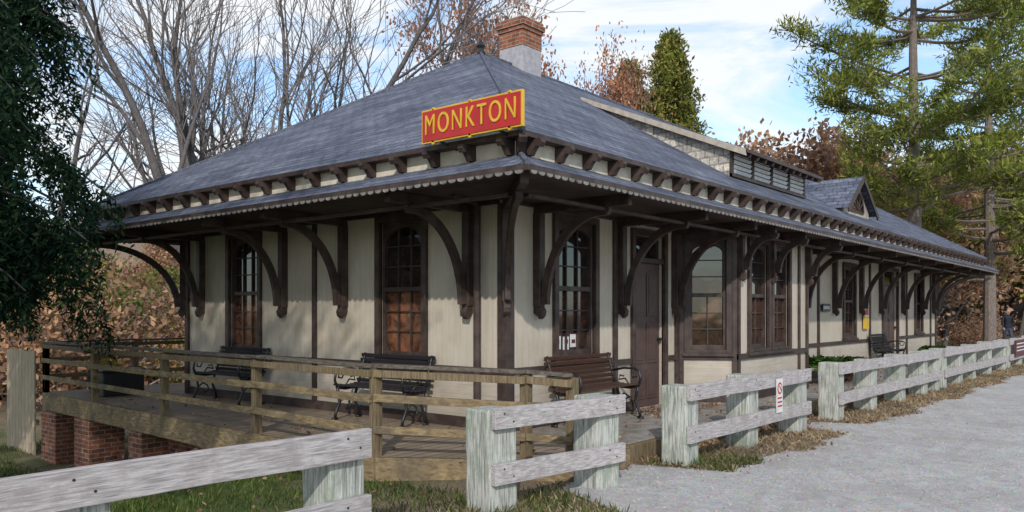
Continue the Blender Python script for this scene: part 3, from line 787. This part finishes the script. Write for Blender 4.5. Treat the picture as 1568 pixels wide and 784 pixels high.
def leafy(name,seed,x,y,h,mat,per,rot=0,leafL=.22,leafW=.13,frac=1.0,spread=.35,stems=1,bark=m_bark,r0=.22,lev=4,sxy=1.0):
    E=empty(name); ln,tp=branching(seed,h,r0,lev,.65,.3,.15,(5,6),stems)
    put(tube_mesh(name+'_wood',ln,(bark,m_twig),.012),'trunk_and_branches',E)
    T=np.array([tuple(p) for p in tp]); T=T[rng.random(len(T))<frac]
    leaves('foliage',*tuft(T,per,spread,leafL,leafW,(0,0,-.1)),mat,E)
    E.location=(x,y,float(gz(x,y))-.1); E.rotation_euler=(0,0,rot); E.scale=(sxy,sxy,1)
leafy('oak_tree',5,17.4,14.8,17.5,f_oak,8,0,.22,.14,.7,sxy=.62)
leafy('oak_tree',6,22.1,14.0,16.0,f_oak,8,1,.22,.14,.6,sxy=.5)
leafy('maple_tree',15,-9.2,-1.7,11.5,f_oak,5,2,.12,.09,.6,.3,1,m_bark,.17)
def conifer(name,x,y,h,rb,mat,seed):
    r=np.random.default_rng(seed); E=empty(name); B=MB()
    B.tube([(0,0,0),(0,0,h*.5),(0,0,h)],[.22,.13,.02],8,m_bark2)
    pts=[]
    nb=330
    for i in range(nb):
        z=h*(.25+.75*(i/nb)**.85); R_=rb*(1-z/h)**.72*r.uniform(.55,1.12)+.08; a=r.random()*6.283
        d=np.array([math.cos(a),math.sin(a),.25]); 
        B.tube([(0,0,z-.2*R_),(d[0]*R_*.9,d[1]*R_*.9,z+.1*R_)],[.03,.01],3,m_bark2,cap=False)
        k=max(5,int(16*R_/rb*1.6))
        for j in range(k):
            t_=r.uniform(.3,1.0); pts.append((d[0]*R_*t_+r.normal()*.14,d[1]*R_*t_+r.normal()*.14,z-.15*R_+.35*R_*t_+r.normal()*.1))
    B.build('trunk_and_branches',E,recalc=False)
    leaves('foliage',*tuft(np.array(pts),13,.17,.32,.11,(0,0,.8)),mat,E)
    E.location=(x,y,float(gz(x,y))-.1)
conifer('cypress_tree',31.4,17.4,16.2,3.7,f_con,1)
conifer('cypress_tree',32.9,15.7,17.9,4.6,f_con,2)
def pine(name,x,y,h,rad,seed,z0=3,mat=f_pine,step=.75,per=12,nl=.34,nw=.045):
    r=np.random.default_rng(seed); E=empty(name); B=MB()
    B.tube([(0,0,-.3),(.05,0,h*.3),(-.05,.05,h*.65),(0,0,h)],[.33,.27,.17,.03],10,m_bark2)
    C=[]; z=z0
    while z<h:
        prof=rad*(1-((z-z0)/(h-z0)))**.55*(.55+.45*min(1,(z-z0)/(h*.25)+.2))
        for k in range(r.integers(3,6)):
            a=r.random()*6.283; Lb=prof*r.uniform(.45,1.1); zz=z+r.normal()*.35
            rise=r.uniform(-.05,.35); sag=r.uniform(.02,.12)
            wig=r.normal(size=2)*.25
            p=lambda t:np.array([math.cos(a+wig[0]*t)*Lb*t,math.sin(a+wig[0]*t)*Lb*t,zz+Lb*(rise*t+.12*t*t*t-sag*math.sin(t*3))])
            B.tube([p(i/5) for i in range(6)],[.07*(1-i/6)+.012 for i in range(6)],4,m_bark2,cap=False)
            nb=int(Lb*3.4)
            for j in range(nb):
                t=r.uniform(.30,1); q=p(t); sa=a+r.choice([-1,1])*r.uniform(.3,1.1); sl_=r.uniform(.3,1.0)*(1.15-t)*Lb*.45+.25
                e_=q+np.array([math.cos(sa)*sl_,math.sin(sa)*sl_,r.uniform(-.05,.5)*sl_])
                B.tube([q,e_],[.018,.008],3,m_bark2,cap=False)
                for s_ in np.linspace(.35,1,max(2,int(sl_/.3))): C.append(q+(e_-q)*s_+r.normal(size=3)*.09)
        z+=step*r.uniform(.7,1.3)
    B.build('trunk_and_branches',E,recalc=False)
    leaves('foliage',*tuft(np.array(C),per,.13,nl,nw,(0,0,.7)),mat,E)
    E.location=(x,y,float(gz(x,y))-.1)
pine('pine_tree',31.9,3.0,21,8.8,4,7.0,step=.95,per=15,nw=.065)
pine('pine_tree',41.5,1.6,20,6.5,9,4.0,step=.95,per=12,nw=.065)
def hemlock(x,y,h,rad,seed):
    r=np.random.default_rng(seed); E=empty('hemlock_tree'); B=MB()
    B.tube([(0,0,-.5),(0,0,h*.5),(0,0,h)],[.2,.13,.02],10,m_bark)
    C=[]
    for i in range(260):
        z=3.1+(h-3.1)*(i/260)**1.1; Lb=rad*(1-z/h)**.3*r.uniform(.4,1.12); a=r.random()*6.283
        p=lambda t:np.array([math.cos(a)*Lb*t,math.sin(a)*Lb*t,z+.30*Lb*t-.60*Lb*t*t])
        B.tube([p(k/5) for k in range(6)],[.03*(1-k/6)+.005 for k in range(6)],4,m_bark,cap=False)
        for j in range(int(Lb*13)):
            t=r.uniform(.25,1); q=p(t); hl=r.uniform(.25,.8)
            sa=a+r.normal()*.9
            dd=np.array([math.cos(sa)*.55,math.sin(sa)*.55,-1.0]); 
            for s_ in np.linspace(.0,1,max(3,int(hl/.075))): 
                C.append(q+dd*hl*s_*np.array([1-.4*s_,1-.4*s_,1])+r.normal(size=3)*.02)
    B.build('trunk_and_branches',E,recalc=False)
    C=np.array(C); leaves('foliage',*tuft(C,4,.045,.13,.036,(0,0,-.7)),f_hem,E)
    E.location=(x,y,float(gz(x,y))-.05)
hemlock(-3.85,6.9,11.5,2.45,3)
# --- distant woodland (instances)
DT=empty('distant_trees')
protos=[]
for sd_,mt in ((31,m_twig),(37,m_twigr),(41,m_twigr)):
    ln,tp=branching(sd_,12,.16,4,.5,.2,.22,(3,5)); protos.append((tube_mesh('far_bare',ln,(m_bark,mt),.014),tp))
def cloudfol(tp,per,mat,spread,L_,W_,frac=1):
    T=np.array([tuple(p) for p in tp]); T=T[rng.random(len(T))<frac]
    return leaves('far_foliage',*tuft(T,per,spread,L_,W_),mat,False)
fol=[cloudfol(protos[1][1],6,f_brn,.5,.34,.22,.9),cloudfol(protos[2][1],8,f_bush,.65,.42,.26,.9),cloudfol(protos[0][1],8,f_yel,.55,.34,.22,.8)]
def far_tree(kind,x,y,sc,rot):
    z=float(gz(x,y))-.2
    k={'b':0,'r':1,'n':1,'g':2,'y':0}[kind]
    put(protos[k][0],'far_wood',DT,(x,y,z),rot,sc)
    j={'n':0,'g':1,'y':2}.get(kind)
    if j is not None: put(fol[j],'far_leaves',DT,(x,y,z),rot,sc)
R=random.Random(5)
def band(n,pa,pb,da,db,kinds,sa,sb):
    for i in range(n):
        px=R.uniform(pa,pb); d=R.uniform(da,db)
        p=CAM+VV*d+RR*((px-784)/1240*d)
        if -14<p[1]<5: continue
        far_tree(R.choice(kinds),p[0],p[1],R.uniform(sa,sb),R.random()*6.28)
band(60,-420,330,42,85,'gngnbngr',.45,.78)
band(14,300,1000,48,95,'bbr',.5,.8)
band(8,1060,1180,55,70,'rrb',1.0,1.15)
band(90,1170,1450,46,90,'rnnnrnn',.85,1.3)
band(90,1440,2150,42,100,'gyngnnyg',.9,1.5)
for i in range(65):
    x=R.uniform(62,115); y=R.uniform(-18,6); far_tree(R.choice('gynrgn'),x,y,R.uniform(.9,1.4),R.random()*6.28)
def shrubmass(name,seed,mat,n,per,L_=.13,W_=.07):
    r=np.random.default_rng(seed); B=MB(); C=[]
    for i in range(n):
        a=r.random()*6.283; l=r.uniform(1.0,2.6); tl=r.uniform(.15,.9)
        pts=[np.array([r.normal()*.3,r.normal()*.3,0])]
        d=np.array([math.cos(a)*tl,math.sin(a)*tl,1.0])
        for k in range(5):
            d=d+r.normal(size=3)*.18+np.array([math.cos(a),math.sin(a),-.25])*.10; pts.append(pts[-1]+d/np.linalg.norm(d)*l/5)
        B.tube(pts,[.014*(1-k/6)+.004 for k in range(6)],3,m_twig,cap=False)
        for k in range(2,6):
            for _ in range(5): C.append(pts[k]+r.normal(size=3)*.18)
    me1=bpy.data.meshes.new(name+'_stems'); me1.from_pydata([tuple(map(float,v)) for v in B.v],[],B.f); me1.materials.append(m_twig)
    me2=leaves(name,*tuft(np.array(C),per,.14,L_,W_),mat,False)
    return me1,me2
sh=[shrubmass('shrub_a',1,f_bush,70,9),shrubmass('shrub_b',2,f_brn,80,2),shrubmass('shrub_c',3,f_yel,70,3)]
def shrub(k,x,y,sc,rot):
    E=empty('shrub'); put(sh[k][0],'stems',E); put(sh[k][1],'leaves',E); E.location=(x,y,float(gz(x,y))-.1); E.rotation_euler=(0,0,rot); E.scale=(sc,)*3
for i in range(52):
    px=R.uniform(-260,330); d=R.uniform(22,40); p=CAM+VV*d+RR*((px-784)/1240*d)
    shrub(R.choice([0,1,1,0,2,1]),p[0],p[1],R.uniform(.9,2.0),R.random()*6.28)
for i in range(26):
    x=R.uniform(30,60); y=R.uniform(4.5,13); shrub(R.choice([0,2,1,1]),x,y,R.uniform(.8,1.5),R.random()*6.28)
def fern(x,y,s=.5,name='potted_fern'):
    E=empty(name); B=MB(); B.tube([(0,0,0),(0,0,.05),(0,0,.26),(0,0,.30),(0,0,.30)],[.13,.14,.19,.205,.17],14,m_bslat2)
    B.build('pot',E); C=[];D_=[]
    r=np.random.default_rng(int(x*10))
    for i in range(60):
        a=r.random()*6.28; l=r.uniform(.6,1.0)*s
        for t in np.linspace(.05,1,14):
            q=np.array([math.cos(a)*l*t,math.sin(a)*l*t,.28+l*(1.3*t-1.25*t*t)]); 
            for sg in (-1,1): C.append(q); D_.append([-math.sin(a)*sg+math.cos(a)*.4,math.cos(a)*sg+math.sin(a)*.4,r.normal()*.3])
    leaves('fronds',np.array(C),unit(np.array(D_)),.09*s/.5,.03*s/.5,f_fern,E)
    E.location=(x,y,.197)
fern(9.0,-.75,.72); fern(9.9,-.8,.6); fern(18.3,-.7,.5)
E=empty('barrel_planter'); B=MB(); B.tube([(0,0,0),(0,0,.12),(0,0,.3),(0,0,.40),(0,0,.40),(0,0,.34)],[.24,.27,.29,.28,.25,.24],18,m_bslat); B.tube([(0,0,.09),(0,0,.12)],.278,18,m_iron); B.tube([(0,0,.3),(0,0,.33)],.297,18,m_iron); B.build('barrel',E,smooth=False)
leaves('flowers',*tuft(rng.normal(size=(60,3))*np.array([.12,.12,.05])+np.array([0,0,.45]),8,.04,.06,.04),f_yel,E); E.location=(-.75,8.7,.2)
E=empty('storage_bin'); B=MB(); B.box(W0,-.35,.35,-.25,.25,0,.40,m_iron); B.box(W0,-.37,.37,-.27,.27,.40,.45,m_bslat); B.build('bin_body',E,bevel=.02); E.location=(-.9,7.9,.2)
# ---------------------------------------------------------------- grass & leaves
N=110000
px=rng.uniform(-9,1.2,N); py=-2.9+rng.random(N)**1.3*14
ok=~((px>-2.1)&(py>-1.75)&(py<9.5))
ee=np.array([edge(v) for v in px]); ok&=py>ee+.0+rng.normal(size=N)*.05
dn=.5+.5*np.sin(px*2.1+np.sin(py*1.3))*np.sin(py*1.9+px); ok&=rng.random(N)<(.25+.75*dn)
px=px[ok];py=py[ok]; n=len(px)
C=np.stack([px,py,gz(px,py)-.005],1); Dg=unit(rng.normal(size=(n,3))*np.array([.5,.5,.2])+np.array([0,0,1]))
leaves('grass',C,Dg,.075*rng.uniform(.5,1.6,n),.011,f_grass)
N=26000; px=rng.uniform(-3,26,N)**1.0; py=rng.uniform(-3.0,-1.55,N); ee=np.array([edge(v) for v in px]); ok=(py>ee+rng.normal(size=N)*.06)
px=px[ok];py=py[ok]; n=len(px); C=np.stack([px,py,np.full(n,0)],1); Dg=unit(rng.normal(size=(n,3))*np.array([.8,.8,.2])+np.array([0,0,.7]))
leaves('dry_grass',C,Dg,.07*rng.uniform(.5,1.5,n),.012,f_dry)
def lit(n,x0,x1,y0,y1,z,off=True):
    px=rng.uniform(x0,x1,n);py=rng.uniform(y0,y1,n)
    if off:
        ee=np.array([edge(v) for v in px]); k=py>ee-.03+np.minimum(0,rng.normal(size=n)*.12); px=px[k];py=py[k]
    return np.stack([px,py,z+rng.uniform(.004,.025,len(px))],1)
C=np.concatenate([lit(3000,-.9,22,-2.95,-1.55,0),lit(1200,.3,12,-1.9,-1.6,.0),lit(600,0,22,-1.5,-.05,.196),lit(300,2.3,4.2,-.8,-.05,.2),lit(260,-8,-2.2,-3.2,3,0),lit(120,-1.8,-.1,-1.2,7,.2)])
n=len(C); Dl=unit(rng.normal(size=(n,3))*np.array([1,1,.22])); leaves('fallen_leaves',C,Dl,.060*rng.uniform(.6,1.3,n),.038,f_lit)
# ---------------------------------------------------------------- person
def person(x,y,z,rot):
    E=empty('person')
    J={};V=[];Ed=[];Rd=[]
    def add(k,p,r,par=None):
        J[k]=len(V);V.append(p);Rd.append(r)
        if par is not None: Ed.append((J[par],J[k]))
    add('pel',(0,0,.95),(.15,.12)); add('waist',(0,0,1.10),(.14,.11),'pel'); add('chest',(0,-.01,1.30),(.18,.13),'waist'); add('sh',(0,0,1.43),(.13,.09),'chest'); add('neck',(0,-.01,1.50),(.055,.055),'sh'); add('chin',(0,-.03,1.56),(.065,.075),'neck'); add('head',(0,-.03,1.65),(.085,.10),'chin'); add('top',(0,-.02,1.74),(.05,.06),'head')
    for s,n_ in ((-1,'l'),(1,'r')):
        f=.14*s
        add('hip'+n_,(.09*s,-.02*s,.88),(.10,.10),'pel'); add('kn'+n_,(.10*s,-f-.04,.50),(.065,.065),'hip'+n_); add('an'+n_,(.10*s,-f*1.3+.06,.10),(.042,.045),'kn'+n_); add('toe'+n_,(.11*s,-f*1.3-.13,.04),(.045,.035),'an'+n_)
        add('s'+n_,(.19*s,0,1.40),(.07,.07),'sh'); add('el'+n_,(.25*s,.10*s+.02,1.14),(.05,.05),'s'+n_); add('wr'+n_,(.23*s,.02*s-.12,.95),(.035,.035),'el'+n_); add('pa'+n_,(.225*s,.02*s-.15,.89),(.038,.025),'wr'+n_)
        for i in range(4):
            add(f'f{i}{n_}',(.225*s,.02*s-.185+.022*i,.84),(.009,.009),'pa'+n_); add(f'g{i}{n_}',(.215*s,.02*s-.18+.022*i,.80+.006*abs(i-1)),(.008,.008),f'f{i}{n_}')
        add('th'+n_,(.20*s,.02*s-.19,.875),(.010,.010),'pa'+n_); add('tt'+n_,(.19*s,.02*s-.20,.845),(.009,.009),'th'+n_)
    me=bpy.data.meshes.new('body'); me.from_pydata(V,Ed,[]); o=bpy.data.objects.new('body',me); COL.objects.link(o); o.parent=E
    sk=o.modifiers.new('skin','SKIN'); sk.use_smooth_shade=True
    for i,r in enumerate(Rd): me.skin_vertices[0].data[i].radius=r
    me.skin_vertices[0].data[0].use_root=True
    o.modifiers.new('s','SUBSURF').levels=1; o.modifiers['s'].render_levels=2
    m,t,oo=nt('clothes_and_skin'); s=nd(t,'ShaderNodeSeparateXYZ',{0:nd(t,'ShaderNodeTexCoord').outputs['Object']})
    zn=math_(t,'DIVIDE',s.outputs[2],2.0)
    c=nd(t,'ShaderNodeValToRGB',{'Fac':zn}); cr=c.color_ramp; cr.interpolation='CONSTANT'
    st=[(0,(.02,.015,.012)),(.05,(.04,.05,.09)),(.455,(.012,.014,.022)),(.765,(.45,.28,.21)),(.845,(.25,.25,.27))]
    while len(cr.elements)<len(st): cr.elements.new(.5)
    for i,(p,cc) in enumerate(st): cr.elements[i].position=p; cr.elements[i].color=c4(cc)
    ax=math_(t,'GREATER_THAN',math_(t,'ABSOLUTE',s.outputs[0]),.178); lo=math_(t,'LESS_THAN',s.outputs[2],.945)
    col=mixc(t,math_(t,'MULTIPLY',ax,lo),c.outputs[0],(.45,.28,.21))
    finish(t,oo,col,.7); me.materials.append(m)
    F=MB(); F.tube([(0,-.10,1.66),(0,-.145,1.625),(0,-.13,1.61)],[.012,.018,.008],6,m_face)
    for sx in (-.033,.033): F.tube([(sx,-.118,1.652),(sx,-.128,1.652)],.011,8,m_iron)
    F.tube([(-.025,-.118,1.585),(.025,-.118,1.585)],.007,6,m_red)
    for sx in (-.086,.086): F.tube([(sx,-.03,1.61),(sx*1.1,-.02,1.67)],.016,6,m_face)
    F.build('face',E)
    E.location=(x,y,z); E.rotation_euler=(0,0,rot)
m_face=M('skin',(.45,.28,.21),(.38,.22,.16),9,rough=.5)
try: person(34.5,-.2,0,math.radians(-60))
except Exception as ex: print('PERSON',ex)
